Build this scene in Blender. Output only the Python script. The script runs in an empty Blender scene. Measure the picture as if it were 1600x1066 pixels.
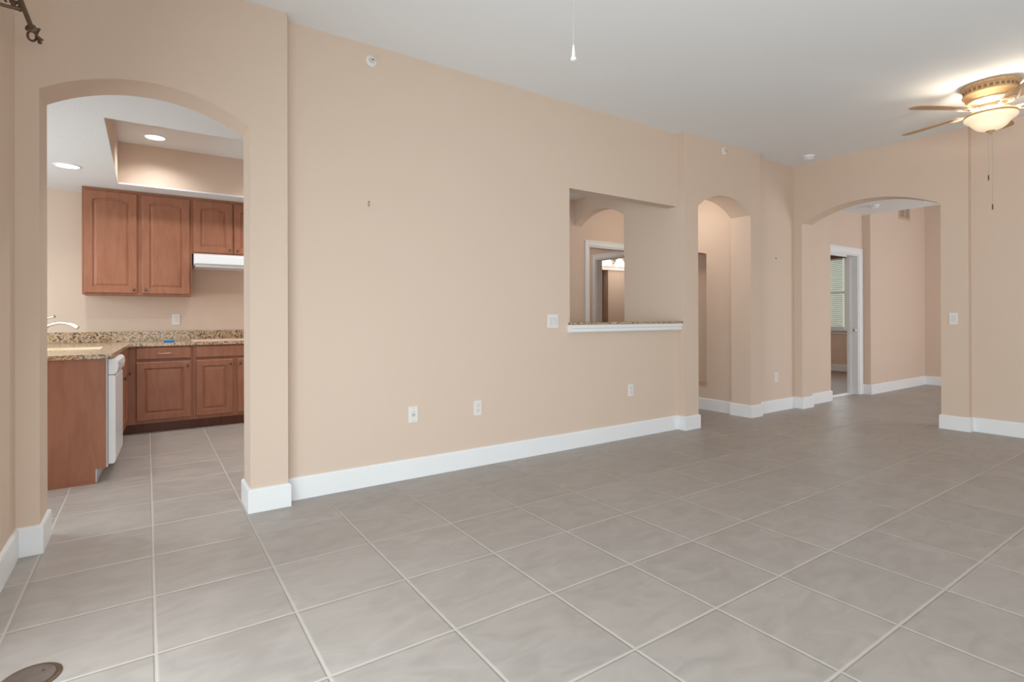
import bpy, bmesh, math, random
from mathutils import Vector, Matrix
random.seed(7)
PI = math.pi
scene = bpy.context.scene
COL = scene.collection

# ------------------------------------------------------------------ camera
cam_d = bpy.data.cameras.new('camera'); cam = bpy.data.objects.new('camera', cam_d); COL.objects.link(cam)
r_ = Vector((0.8261876293, -0.5633868446, -0.0030437675))
u_ = Vector((0.0016731927, -0.0029489132, 0.9999942522))
f_ = Vector((0.5633925821, 0.8261879733, 0.0014937009))
m = Matrix((( r_.x, u_.x, -f_.x, 0), (r_.y, u_.y, -f_.y, 0), (r_.z, u_.z, -f_.z, 1.1626), (0, 0, 0, 1)))
cam.matrix_world = m
cam_d.sensor_fit = 'HORIZONTAL'; cam_d.sensor_width = 36.0
cam_d.lens = 836.1 / 1600 * 36.0
cam_d.shift_x = 0.0; cam_d.shift_y = -39.4 / 1600
cam_d.clip_start = 0.02
scene.camera = cam

# ------------------------------------------------------------------ world, exposure
w = bpy.data.worlds.new('daylight'); scene.world = w; w.use_nodes = True
bg = w.node_tree.nodes['Background']
bg.inputs['Color'].default_value = (0.90, 0.92, 0.82, 1); bg.inputs['Strength'].default_value = 0.75
scene.view_settings.view_transform = 'Standard'; scene.view_settings.look = 'None'
scene.view_settings.exposure = -0.07; scene.view_settings.gamma = 1.0
scene.view_settings.use_curve_mapping = False
scene.cycles.max_bounces = 10; scene.cycles.diffuse_bounces = 7
scene.cycles.use_denoising = True
scene.cycles.sample_clamp_indirect = 6.0

# ------------------------------------------------------------------ large daylight sources; rear, nook and foyer ones are added
def area(name, loc, direction, sx, sy, power, col=(1, 1, 1), spread=180):
    d = bpy.data.lights.new(name, 'AREA'); d.shape = 'RECTANGLE'; d.size = sx; d.size_y = sy
    d.energy = power; d.color = col; d.spread = math.radians(spread)
    o = bpy.data.objects.new(name, d); COL.objects.link(o); o.location = loc
    o.rotation_euler = Vector(direction).to_track_quat('-Z', 'Y').to_euler()
    return o
DAY = (0.86, 0.95, 1.0)
area('daylight_slider', (-0.57, -0.35, 1.02), (1, 0, -0.32), 4.9, 1.75, 150, DAY, 180)
area('daylight_added_rear', (0.75, -3.24, 1.05), (0, 1, -0.55), 2.0, 1.65, 30, DAY, 170)  # light of the added windows behind the camera, out of view
area('daylight_added_rear', (3.2, -3.24, 1.05), (0, 1, -0.45), 2.2, 1.65, 56, DAY, 170)
area('daylight_added_nook', (-2.52, 5.3, 1.5), (1, 0, -0.4), 1.8, 1.3, 62, (0.76, 0.92, 1.0))  # unseen window light added to brighten the kitchen
area('added_foyer_fill', (9.2, -0.45, 1.2), (0, 1, -0.2), 2.2, 2.2, 76, (0.92, 0.96, 1.0))  # fill light added for the hall, no opening behind it
area('daylight_den_window', (11.7, 5.3, 1.6), (-1, 0, 0), 1.2, 1.4, 12, DAY)

# ------------------------------------------------------------------ materials
def mat(name, color, rough=0.6, metal=0.0, spec=0.5, var=0.0, vscale=8.0, bump=0.0, bscale=200.0, emis=None, estr=0.0, coat=0.0):
    M = bpy.data.materials.new(name); M.use_nodes = True
    nt = M.node_tree; b = nt.nodes['Principled BSDF']
    b.inputs['Roughness'].default_value = rough; b.inputs['Metallic'].default_value = metal
    b.inputs['Specular IOR Level'].default_value = spec
    b.inputs['Coat Weight'].default_value = coat
    tc = nt.nodes.new('ShaderNodeTexCoord')
    n = nt.nodes.new('ShaderNodeTexNoise'); n.inputs['Scale'].default_value = vscale; n.inputs['Detail'].default_value = 4
    nt.links.new(tc.outputs['Object'], n.inputs['Vector'])
    mx = nt.nodes.new('ShaderNodeMix'); mx.data_type = 'RGBA'
    c0 = [max(0, c * (1 - var)) for c in color]; c1 = [min(1, c * (1 + var)) for c in color]
    mx.inputs[6].default_value = (*c0, 1); mx.inputs[7].default_value = (*c1, 1)
    nt.links.new(n.outputs['Fac'], mx.inputs[0]); nt.links.new(mx.outputs[2], b.inputs['Base Color'])
    if bump > 0:
        n2 = nt.nodes.new('ShaderNodeTexNoise'); n2.inputs['Scale'].default_value = bscale; n2.inputs['Detail'].default_value = 2
        nt.links.new(tc.outputs['Object'], n2.inputs['Vector'])
        bp = nt.nodes.new('ShaderNodeBump'); bp.inputs['Strength'].default_value = bump; bp.inputs['Distance'].default_value = 0.002
        nt.links.new(n2.outputs['Fac'], bp.inputs['Height']); nt.links.new(bp.outputs['Normal'], b.inputs['Normal'])
    if emis:
        b.inputs['Emission Color'].default_value = (*emis, 1); b.inputs['Emission Strength'].default_value = estr
    return M

WALL = mat('beige_wall_paint', (0.705, 0.570, 0.470), 0.75, spec=0.25, var=0.012, vscale=1.2, bump=0.12, bscale=160)
CEIL = mat('white_ceiling_paint', (0.85, 0.88, 0.905), 0.9, spec=0.1, bump=0.12, bscale=220)
KCEIL = mat('textured_kitchen_ceiling', (0.82, 0.85, 0.885), 0.9, spec=0.1, var=0.02, vscale=60, bump=0.6, bscale=70)
TRIM = mat('white_trim_paint', (0.85, 0.87, 0.89), 0.4, spec=0.4)
PLATE = mat('white_plastic', (0.80, 0.78, 0.75), 0.35)
PLATE_IN = mat('white_plastic_insert', (0.72, 0.71, 0.69), 0.3)
DARK = mat('dark_slot', (0.06, 0.055, 0.05), 0.6)
APPL = mat('white_enamel', (0.84, 0.88, 0.92), 0.25, spec=0.5)
APPL_G = mat('grey_print', (0.45, 0.46, 0.48), 0.4)
BRONZE = mat('bronze_metal', (0.16, 0.11, 0.075), 0.42, metal=0.7, var=0.2, vscale=60)
PEWTER = mat('aged_pewter', (0.15, 0.105, 0.07), 0.5, metal=0.5, var=0.25, vscale=50)
NICKEL = mat('brushed_nickel', (0.72, 0.66, 0.60), 0.25, metal=0.9)
IVORY = mat('antique_ivory_metal', (0.62, 0.40, 0.21), 0.45, spec=0.5, var=0.12, vscale=40)
IVORY_L = mat('light_ivory_metal', (0.78, 0.62, 0.42), 0.45, var=0.06, vscale=40)
FRET = mat('fretwork_recess', (0.20, 0.13, 0.075), 0.6, var=0.2, vscale=80)
STEEL = mat('cream_sink', (0.86, 0.76, 0.58), 0.35)
COOK = mat('pale_cooktop_cover', (0.72, 0.50, 0.40), 0.35)
BLUE = mat('blue_plastic', (0.01, 0.10, 0.50), 0.35)
CYAN = mat('light_blue_plastic', (0.05, 0.38, 0.60), 0.35)
DARKWOOD = mat('dark_brown_wood', (0.10, 0.035, 0.012), 0.4, var=0.3, vscale=25)
SLAT = mat('white_blind_slat', (0.82, 0.83, 0.80), 0.5)
WFLOOR = mat('reddish_brown_floor', (0.22, 0.14, 0.11), 0.5, var=0.12, vscale=6)
BLADE = mat('tan_blade_wood', (0.52, 0.33, 0.18), 0.45, var=0.1, vscale=12)
GRILLE = mat('beige_grille', (0.60, 0.45, 0.35), 0.6)
MARKM = mat('wall_scuff', (0.30, 0.22, 0.17), 0.7)
WHITEF = mat('white_plastic_fob', (0.80, 0.79, 0.76), 0.4)

def wood(name, c0, c1, rough=0.42):
    M = bpy.data.materials.new(name); M.use_nodes = True; nt = M.node_tree; b = nt.nodes['Principled BSDF']
    tc = nt.nodes.new('ShaderNodeTexCoord'); mp = nt.nodes.new('ShaderNodeMapping')
    mp.inputs['Scale'].default_value = (9, 9, 1.6)
    nt.links.new(tc.outputs['Object'], mp.inputs['Vector'])
    n = nt.nodes.new('ShaderNodeTexNoise'); n.inputs['Scale'].default_value = 2.4; n.inputs['Detail'].default_value = 7; n.inputs['Distortion'].default_value = 0.7
    nt.links.new(mp.outputs['Vector'], n.inputs['Vector'])
    rp = nt.nodes.new('ShaderNodeValToRGB')
    rp.color_ramp.elements[0].position = 0.32; rp.color_ramp.elements[0].color = (*c0, 1)
    rp.color_ramp.elements[1].position = 0.68; rp.color_ramp.elements[1].color = (*c1, 1)
    nt.links.new(n.outputs['Fac'], rp.inputs['Fac']); nt.links.new(rp.outputs['Color'], b.inputs['Base Color'])
    b.inputs['Roughness'].default_value = rough; b.inputs['Specular IOR Level'].default_value = 0.45
    return M
MAPLE = wood('spice_maple', (0.305, 0.122, 0.067), (0.365, 0.156, 0.090))
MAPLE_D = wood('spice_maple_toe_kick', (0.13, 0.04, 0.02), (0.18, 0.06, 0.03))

def granite(name):
    M = bpy.data.materials.new(name); M.use_nodes = True; nt = M.node_tree; b = nt.nodes['Principled BSDF']
    tc = nt.nodes.new('ShaderNodeTexCoord')
    v = nt.nodes.new('ShaderNodeTexVoronoi'); v.inputs['Scale'].default_value = 90
    n = nt.nodes.new('ShaderNodeTexNoise'); n.inputs['Scale'].default_value = 62; n.inputs['Detail'].default_value = 3
    n2 = nt.nodes.new('ShaderNodeTexNoise'); n2.inputs['Scale'].default_value = 11
    for k in (v, n, n2): nt.links.new(tc.outputs['Object'], k.inputs['Vector'])
    r1 = nt.nodes.new('ShaderNodeValToRGB'); e = r1.color_ramp.elements
    e[0].position = 0.36; e[0].color = (0.07, 0.045, 0.03, 1); e[1].position = 0.62; e[1].color = (0.62, 0.49, 0.36, 1)
    k = e.new(0.45); k.color = (0.26, 0.16, 0.09, 1); k = e.new(0.50); k.color = (0.50, 0.36, 0.23, 1)
    nt.links.new(n.outputs['Fac'], r1.inputs['Fac'])
    mx = nt.nodes.new('ShaderNodeMix'); mx.data_type = 'RGBA'; mx.blend_type = 'MULTIPLY'; mx.inputs[0].default_value = 0.12
    nt.links.new(r1.outputs['Color'], mx.inputs[6]); nt.links.new(v.outputs['Color'], mx.inputs[7])
    mx2 = nt.nodes.new('ShaderNodeMix'); mx2.data_type = 'RGBA'
    rr = nt.nodes.new('ShaderNodeValToRGB'); rr.color_ramp.elements[0].position = 0.45; rr.color_ramp.elements[1].position = 0.62
    nt.links.new(n2.outputs['Fac'], rr.inputs['Fac'])
    ml = nt.nodes.new('ShaderNodeMath'); ml.operation = 'MULTIPLY'; ml.inputs[1].default_value = 0.45
    nt.links.new(rr.outputs['Color'], ml.inputs[0]); nt.links.new(ml.outputs[0], mx2.inputs[0])
    nt.links.new(mx.outputs[2], mx2.inputs[6]); mx2.inputs[7].default_value = (0.56, 0.38, 0.20, 1)
    nt.links.new(mx2.outputs[2], b.inputs['Base Color']); b.inputs['Roughness'].default_value = 0.18
    return M
GRAN = granite('speckled_tan_granite')

def tile_floor():
    M = bpy.data.materials.new('taupe_ceramic_tile'); M.use_nodes = True; nt = M.node_tree; L = nt.links; b = nt.nodes['Principled BSDF']
    N = nt.nodes.new
    tc = N('ShaderNodeTexCoord'); sp = N('ShaderNodeSeparateXYZ'); L.new(tc.outputs['Object'], sp.inputs[0])
    T, GX, GY, G = 0.4605, 0.0235, 3.1452, 0.0042
    def mth(op, a, bb=None, c=None):
        k = N('ShaderNodeMath'); k.operation = op
        for i, val in enumerate((a, bb, c)):
            if val is None: continue
            if isinstance(val, (int, float)): k.inputs[i].default_value = val
            else: L.new(val, k.inputs[i])
        return k.outputs[0]
    def axis(out, off):
        s = mth('DIVIDE', mth('SUBTRACT', out, off), T)
        fl = mth('FLOOR', s); fr = mth('SUBTRACT', s, fl)
        e = mth('MULTIPLY', mth('MINIMUM', fr, mth('SUBTRACT', 1.0, fr)), T)
        return fl, e
    # tiny waviness so that the joints are not ruler-straight
    wv = N('ShaderNodeTexNoise'); wv.inputs['Scale'].default_value = 18; L.new(tc.outputs['Object'], wv.inputs['Vector'])
    wo = mth('MULTIPLY', mth('SUBTRACT', wv.outputs['Fac'], 0.5), 0.0022)
    ix, ex = axis(sp.outputs['X'], GX); iy, ey = axis(sp.outputs['Y'], GY)
    e = mth('ADD', mth('MINIMUM', ex, ey), wo)
    mr = N('ShaderNodeMapRange'); mr.interpolation_type = 'SMOOTHSTEP'
    mr.inputs['From Min'].default_value = G - 0.0008; mr.inputs['From Max'].default_value = G + 0.0012
    L.new(e, mr.inputs['Value'])                       # 0 in the joint, 1 on the tile
    cv = N('ShaderNodeCombineXYZ'); L.new(ix, cv.inputs[0]); L.new(iy, cv.inputs[1])
    wn = N('ShaderNodeTexWhiteNoise'); L.new(cv.outputs[0], wn.inputs['Vector'])
    # every tile takes its own piece of a soft veined stone print
    sc = N('ShaderNodeVectorMath'); sc.operation = 'SCALE'; sc.inputs['Scale'].default_value = 9.0; L.new(wn.outputs['Color'], sc.inputs[0])
    ad = N('ShaderNodeVectorMath'); ad.operation = 'ADD'; L.new(tc.outputs['Object'], ad.inputs[0]); L.new(sc.outputs[0], ad.inputs[1])
    mp = N('ShaderNodeMapping'); mp.inputs['Scale'].default_value = (1.0, 1.9, 1.0); mp.inputs['Rotation'].default_value = (0, 0, 0.35); L.new(ad.outputs[0], mp.inputs['Vector'])
    n1 = N('ShaderNodeTexNoise'); n1.inputs['Scale'].default_value = 4.5; n1.inputs['Detail'].default_value = 7; n1.inputs['Distortion'].default_value = 1.3
    L.new(mp.outputs[0], n1.inputs['Vector'])
    rp = N('ShaderNodeValToRGB'); el = rp.color_ramp.elements
    el[0].position = 0.33; el[0].color = (0.355, 0.322, 0.298, 1); el[1].position = 0.70; el[1].color = (0.420, 0.384, 0.358, 1)
    L.new(n1.outputs['Fac'], rp.inputs['Fac'])
    hv = N('ShaderNodeHueSaturation'); L.new(rp.outputs['Color'], hv.inputs['Color'])
    L.new(mth('ADD', 0.965, mth('MULTIPLY', wn.outputs['Value'], 0.07)), hv.inputs['Value'])
    mx = N('ShaderNodeMix'); mx.data_type = 'RGBA'; mx.inputs[6].default_value = (0.50, 0.46, 0.425, 1)
    L.new(hv.outputs['Color'], mx.inputs[7]); L.new(mr.outputs['Result'], mx.inputs[0]); L.new(mx.outputs[2], b.inputs['Base Color'])
    # roughness and relief: rounded tile edges, sunk joint
    rg = N('ShaderNodeMapRange'); rg.inputs['To Min'].default_value = 0.85; rg.inputs['To Max'].default_value = 0.42
    L.new(mr.outputs['Result'], rg.inputs['Value']); L.new(rg.outputs[0], b.inputs['Roughness'])
    edge = N('ShaderNodeMapRange'); edge.interpolation_type = 'SMOOTHSTEP'
    edge.inputs['From Min'].default_value = G - 0.002; edge.inputs['From Max'].default_value = G + 0.006
    L.new(e, edge.inputs['Value'])
    hsum = mth('ADD', mth('MULTIPLY', edge.outputs[0], 1.0), mth('MULTIPLY', n1.outputs['Fac'], 0.10))
    bp = N('ShaderNodeBump'); bp.inputs['Strength'].default_value = 0.75; bp.inputs['Distance'].default_value = 0.003
    L.new(hsum, bp.inputs['Height']); L.new(bp.outputs['Normal'], b.inputs['Normal'])
    b.inputs['Specular IOR Level'].default_value = 0.38
    return M
TILE = tile_floor()

def glow(name, c_edge, c_mid, s_edge, s_mid):
    M = bpy.data.materials.new(name); M.use_nodes = True; nt = M.node_tree; b = nt.nodes['Principled BSDF']
    lw = nt.nodes.new('ShaderNodeLayerWeight'); lw.inputs['Blend'].default_value = 0.35
    mx = nt.nodes.new('ShaderNodeMix'); mx.data_type = 'RGBA'
    mx.inputs[6].default_value = (*[c * s_mid for c in c_mid], 1); mx.inputs[7].default_value = (*[c * s_edge for c in c_edge], 1)
    nt.links.new(lw.outputs['Facing'], mx.inputs[0]); nt.links.new(mx.outputs[2], b.inputs['Emission Color'])
    b.inputs['Emission Strength'].default_value = 1.0; b.inputs['Base Color'].default_value = (0.5, 0.45, 0.38, 1); b.inputs['Roughness'].default_value = 0.4
    return M
BOWL = glow('lit_alabaster_glass', (0.95, 0.66, 0.38), (1.0, 0.83, 0.54), 0.40, 1.05)
LENS = mat('lit_lens', (0.9, 0.9, 0.9), 0.5, emis=(1.0, 0.96, 0.9), estr=3.0)
VANG = mat('lit_vanity_glass', (0.9, 0.88, 0.84), 0.4, emis=(1.0, 0.90, 0.78), estr=1.3)

def glass_mat():
    M = bpy.data.materials.new('window_glass'); M.use_nodes = True; nt = M.node_tree
    out = nt.nodes['Material Output']; nt.nodes.remove(nt.nodes['Principled BSDF'])
    t = nt.nodes.new('ShaderNodeBsdfTransparent'); g = nt.nodes.new('ShaderNodeBsdfGlossy'); g.inputs['Roughness'].default_value = 0.05
    mx = nt.nodes.new('ShaderNodeMixShader'); mx.inputs[0].default_value = 0.06
    t.inputs['Color'].default_value = (0.93, 0.96, 0.93, 1)
    nt.links.new(t.outputs[0], mx.inputs[1]); nt.links.new(g.outputs[0], mx.inputs[2]); nt.links.new(mx.outputs[0], out.inputs['Surface'])
    return M
GLASS = glass_mat()

# ------------------------------------------------------------------ mesh helpers (all shapes are given in world coordinates)
def B(): return bmesh.new()
def box(bm, x0, x1, y0, y1, z0, z1):
    vs = [bm.verts.new(p) for p in ((x0,y0,z0),(x1,y0,z0),(x1,y1,z0),(x0,y1,z0),(x0,y0,z1),(x1,y0,z1),(x1,y1,z1),(x0,y1,z1))]
    for f in ((0,3,2,1),(4,5,6,7),(0,1,5,4),(1,2,6,5),(2,3,7,6),(3,0,4,7)): bm.faces.new([vs[i] for i in f])
    return bm
def prism(bm, pts, axis, a, b):
    """closed outline pts (2D) swept along one axis from a to b. axis 'y': pts are (x,z); 'x': (y,z); 'z': (x,y)"""
    def P(p, t): return {'y': (p[0], t, p[1]), 'x': (t, p[0], p[1]), 'z': (p[0], p[1], t)}[axis]
    A = [bm.verts.new(P(p, a)) for p in pts]; C = [bm.verts.new(P(p, b)) for p in pts]
    n = len(pts)
    bm.faces.new(A); bm.faces.new(C[::-1])
    for i in range(n):
        j = (i + 1) % n; bm.faces.new([A[j], A[i], C[i], C[j]])
    return bm
def lathe(bm, prof, c=(0,0,0), seg=48, axis='z', cap=True):
    rings = []
    for r, h in prof:
        ring = []
        for k in range(seg):
            t = 2*PI*k/seg; a, b_ = r*math.cos(t), r*math.sin(t)
            p = {'z': (a, b_, h), 'y': (a, h, b_), 'x': (h, a, b_)}[axis]
            ring.append(bm.verts.new((c[0]+p[0], c[1]+p[1], c[2]+p[2])))
        rings.append(ring)
    for i in range(len(rings)-1):
        for k in range(seg):
            j = (k+1) % seg; bm.faces.new([rings[i][k], rings[i][j], rings[i+1][j], rings[i+1][k]])
    if cap:
        bm.faces.new(rings[0][::-1]); bm.faces.new(rings[-1])
    return bm
def tube(bm, pts, r, seg=10, cap=True):
    pts = [Vector(p) for p in pts]; rs = r if isinstance(r, (list, tuple)) else [r]*len(pts)
    rings = []; up = Vector((0, 0, 1))
    for i, p in enumerate(pts):
        d = (pts[min(i+1, len(pts)-1)] - pts[max(i-1, 0)]).normalized()
        a = up.cross(d)
        if a.length < 1e-3: a = Vector((1, 0, 0)).cross(d)
        a.normalize(); b_ = d.cross(a)
        rings.append([bm.verts.new(p + (a*math.cos(2*PI*k/seg) + b_*math.sin(2*PI*k/seg))*rs[i]) for k in range(seg)])
    for i in range(len(rings)-1):
        for k in range(seg):
            j = (k+1) % seg; bm.faces.new([rings[i][k], rings[i][j], rings[i+1][j], rings[i+1][k]])
    if cap: bm.faces.new(rings[0][::-1]); bm.faces.new(rings[-1])
    return bm
def ball(bm, c, r, sx=1, sy=1, sz=1):
    ret = bmesh.ops.create_uvsphere(bm, u_segments=16, v_segments=10, radius=r)
    for v in ret['verts']: v.co = Vector((c[0]+v.co.x*sx, c[1]+v.co.y*sy, c[2]+v.co.z*sz))
    return bm
def arc_pts(a0, a1, spring, rise, n=28):
    """points of a segmental arch from a0 to a1 (exclusive of nothing)"""
    h = (a1-a0)/2; c = (a0+a1)/2; R = (h*h+rise*rise)/(2*rise); cz = spring + rise - R
    t0 = math.asin(h/R); return [(c + R*math.sin(-t0 + 2*t0*i/n), cz + R*math.cos(-t0 + 2*t0*i/n)) for i in range(n+1)]
def empty(name, loc, label, cat, group=None):
    o = bpy.data.objects.new(name, None); COL.objects.link(o); o.location = loc; o.empty_display_size = 0.05
    o['label'] = label; o['category'] = cat
    if group: o['group'] = group
    return o
def world_loc(o):
    v = Vector(o.location); p = o.parent
    while p is not None: v = v + Vector(p.location); p = p.parent
    return v
def obj(name, bm, material, parent=None, bevel=0.0, smooth=False, origin=None, bseg=2, label=None):
    bmesh.ops.recalc_face_normals(bm, faces=bm.faces)
    me = bpy.data.meshes.new(name); bm.to_mesh(me); bm.free()
    me.materials.append(material)
    o = bpy.data.objects.new(name, me); COL.objects.link(o)
    org = Vector(origin) if origin else Vector((0, 0, 0))
    if parent is not None:
        o.parent = parent; pw = world_loc(parent)
        me.transform(Matrix.Translation(-pw))
    elif origin:
        me.transform(Matrix.Translation(-org)); o.location = org
    if smooth:
        for p in me.polygons: p.use_smooth = True
    if bevel > 0:
        md = o.modifiers.new('edge', 'BEVEL'); md.width = bevel; md.segments = bseg; md.limit_method = 'ANGLE'; md.angle_limit = math.radians(40)
        md.harden_normals = False
    if smooth:
        try:
            es = o.modifiers.new('sharp', 'EDGE_SPLIT'); es.split_angle = math.radians(38)
        except Exception: pass
    if label: o['label'] = label
    return o
def struct(name, bm, material, **k):
    o = obj(name, bm, material, **k)
    if k.get('parent') is None: o['kind'] = 'structure'
    return o
def tag(o, label, cat, group=None):
    o['label'] = label; o['category'] = cat
    if group: o['group'] = group
    return o

H = 3.042
YP, YM, YB = 3.505, 3.600, 3.755          # pier front, main wall face, back of the thick arch walls
XA = 6.76                                  # face of the wall with the wide arch
KC, HC = 2.475, 2.65                       # kitchen ceiling, hall ceilings

# ------------------------------------------------------------------ setting: floor
struct('floor', box(B(), -2.8, 11.1, -3.5, 8.7, -0.12, 0.0), TILE)
b_ = B(); box(b_, 7.02, 12.1, 3.80, 7.2, 0.0, 0.006); struct('floor_den', b_, WFLOOR)
struct('trim_threshold', box(B(), 7.81, 8.64, 3.70, 3.79, 0.0, 0.010), TRIM, bevel=0.003)

# walls
def arch_wall(name, a0, a1, o0, o1, spring, rise, axis, t0, t1, top):
    pts = [(a0, 0), (o0, 0)] + arc_pts(o0, o1, spring, rise) + [(o1, 0), (a1, 0), (a1, top), (a0, top)]
    return struct(name, prism(B(), pts, axis, t0, t1), WALL)
arch_wall('wall_kitchen_arch', -2.75, 0.717, -0.440, 0.506, 2.300, 0.140, 'y', YP, YB, H + 0.1)
arch_wall('wall_narrow_arch', 4.517, 5.885, 4.735, 5.685, 2.308, 0.163, 'y', YP, YB, H + 0.1)
b_ = B()
box(b_, 0.717, 3.070, YM, YM+0.12, 0, H+0.1); box(b_, 3.070, 4.517, YM, YM+0.12, 0, 1.020); box(b_, 3.070, 4.517, YM, YM+0.12, 2.292, H+0.1)
struct('wall_main', b_, WALL)
b_ = B()   # left wall with a sliding-door opening beside the camera
box(b_, -0.70, -0.53, 2.42, YP, 0, H+0.1); box(b_, -0.70, -0.53, -3.42, -2.90, 0, H+0.1); box(b_, -0.70, -0.53, -2.90, 2.42, 2.14, H+0.1)
struct('wall_left', b_, WALL)
b_ = B()   # rear wall with two added daylight windows, behind the camera
box(b_, -0.53, -0.25, -3.42, -3.27, 0, H+0.1); box(b_, 1.75, 2.1, -3.42, -3.27, 0, H+0.1); box(b_, 4.3, 7.0, -3.42, -3.27, 0, H+0.1)
for (p, q) in ((-0.25, 1.75), (2.1, 4.3)):
    box(b_, p, q, -3.42, -3.27, 0, 0.22); box(b_, p, q, -3.42, -3.27, 2.2, H+0.1)
struct('wall_rear', b_, WALL)
b_ = B()   # wall with the wide arch (right)
pts = [(1.84, 0), (2.067, 0)] + arc_pts(2.067, 3.480, 2.315, 0.180) + [(3.480, 0), (3.60, 0), (3.60, H+0.1), (1.84, H+0.1)]
prism(b_, pts, 'x', XA, 7.0); box(b_, 6.84, 7.0, -3.42, 1.84, 0, H+0.1)
struct('wall_right', b_, WALL)
b_ = B(); box(b_, 5.885, 7.70, 3.580, 3.79, 0, H+0.1); struct('wall_recess', b_, WALL)
b_ = B(); box(b_, 7.70, 7.79, 3.64, 3.79, 0, H); box(b_, 8.66, 8.80, 3.64, 3.79, 0, H); box(b_, 7.79, 8.66, 3.64, 3.79, 2.055, H)
struct('wall_den_door', b_, WALL)
b_ = B(); box(b_, 8.80, 11.0, 3.535, 3.79, 0, 3.5); struct('wall_foyer', b_, WALL)
b_ = B(); box(b_, 10.84, 11.0, -0.6, 3.535, 0, 3.5); struct('wall_foyer_far', b_, WALL)
b_ = B(); box(b_, 7.0, 10.84, -0.75, -0.6, 0, 3.5); struct('wall_foyer_near', b_, WALL)
# kitchen shell
b_ = B(); box(b_, -2.75, 3.02, 7.11, 7.25, 0, 3.1); struct('wall_kitchen_back', b_, WALL)
b_ = B(); box(b_, -2.75, -2.60, YB, 4.3, 0, 3.1); box(b_, -2.75, -2.60, 6.3, 7.11, 0, 3.1); box(b_, -2.75, -2.60, 4.3, 6.3, 0, 0.8); box(b_, -2.75, -2.60, 4.3, 6.3, 2.2, 3.1)  # opening added for the nook light, out of view
struct('wall_kitchen_left', b_, WALL)
b_ = B(); box(b_, 2.90, 3.02, 5.32, 7.11, 0, 3.1); struct('wall_kitchen_right', b_, WALL)
# passage behind the narrow arch
b_ = B(); box(b_, 4.517, 4.735, YB, 4.34, 0, 3.1)
pts = arc_pts(4.34, 5.20, 2.320, 0.145, 20); prism(b_, pts + [(5.20, 3.1), (4.34, 3.1)], 'x', 4.517, 4.637)
struct('wall_passage_left', b_, WALL)
b_ = B()   # end wall with a door opening
box(b_, 2.90, 4.755, 5.20, 5.32, 0, 3.1); box(b_, 5.56, 6.04, 5.20, 5.32, 0, 3.1); box(b_, 4.755, 5.56, 5.20, 5.32, 2.085, 3.1)
struct('wall_passage_end', b_, WALL)
b_ = B()   # right side of the passage with a tall arched wall niche
n0, n1 = 4.125, 4.80
pts = [(YB, 0), (YB, 3.1), (5.20, 3.1), (5.20, 0.0)]
box(b_, 5.735, 5.885, YB, n0, 0, 3.1); box(b_, 5.735, 5.885, n1, 5.20, 0, 3.1); box(b_, 5.735, 5.885, n0, n1, 0, 0.28)
ap = arc_pts(n0, n1, 1.935, 0.05, 14); prism(b_, ap + [(n1, 3.1), (n0, 3.1)], 'x', 5.735, 5.885)
box(b_, 5.885, 6.30, n0-0.1, n1+0.1, 0.2, 0.28)
box(b_, 6.18, 6.30, n0-0.1, n1+0.1, 0.28, 2.1); box(b_, 5.885, 6.18, n0-0.1, n0, 0.28, 2.1); box(b_, 5.885, 6.18, n1, n1+0.1, 0.28, 2.1); box(b_, 5.885, 6.30, n0-0.1, n1+0.1, 2.0, 2.1)
struct('wall_passage_right', b_, WALL)
# bedroom lobby and bathroom seen through the pass-through
b_ = B(); box(b_, 5.92, 6.04, 5.32, 5.45, 0, 2.7); box(b_, 5.92, 6.04, 6.30, 8.5, 0, 2.7); box(b_, 5.92, 6.04, 5.45, 6.30, 2.075, 2.7)
struct('wall_lobby_right', b_, WALL)
b_ = B(); box(b_, 3.9, 5.92, 8.4, 8.55, 0, 2.7); box(b_, 3.8, 3.92, 5.32, 8.4, 0, 2.7); struct('wall_lobby_back', b_, WALL)
b_ = B(); box(b_, 7.365, 9.4, 7.5, 7.62, 0, 2.7); box(b_, 6.04, 7.13, 7.5, 7.62, 0, 2.7); box(b_, 7.13, 7.365, 7.5, 7.62, 2.055, 2.7)
box(b_, 7.0, 7.6, 8.3, 8.42, 0, 2.7); box(b_, 7.0, 7.12, 7.62, 8.3, 0, 2.7); box(b_, 7.48, 7.6, 7.62, 8.3, 0, 2.7); box(b_, 7.12, 7.48, 7.62, 8.3, 2.3, 2.4)
struct('wall_bathroom_back', b_, WALL)
b_ = B(); box(b_, 9.3, 9.42, 5.32, 7.5, 0, 2.7); box(b_, 6.04, 7.02, 5.2, 5.32, 0, 2.7); box(b_, 6.9, 7.02, 3.79, 5.32, 0, 2.7); box(b_, 7.02, 9.42, 7.08, 7.2, 0, 2.7) if False else None
struct('wall_bathroom_side', b_, WALL)
# den beyond the far doorway
b_ = B(); box(b_, 11.9, 12.05, 3.79, 4.35, 0, 2.7); box(b_, 11.9, 12.05, 6.15, 7.0, 0, 2.7); box(b_, 11.9, 12.05, 4.35, 6.15, 0, 0.875); box(b_, 11.9, 12.05, 4.35, 6.15, 2.42, 2.7)
struct('wall_den_far', b_, WALL)
b_ = B(); box(b_, 9.42, 12.05, 7.0, 7.12, 0, 2.7); box(b_, 11.0, 12.05, 3.67, 3.79, 0, 2.7); struct('wall_den_side', b_, WALL)

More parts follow.
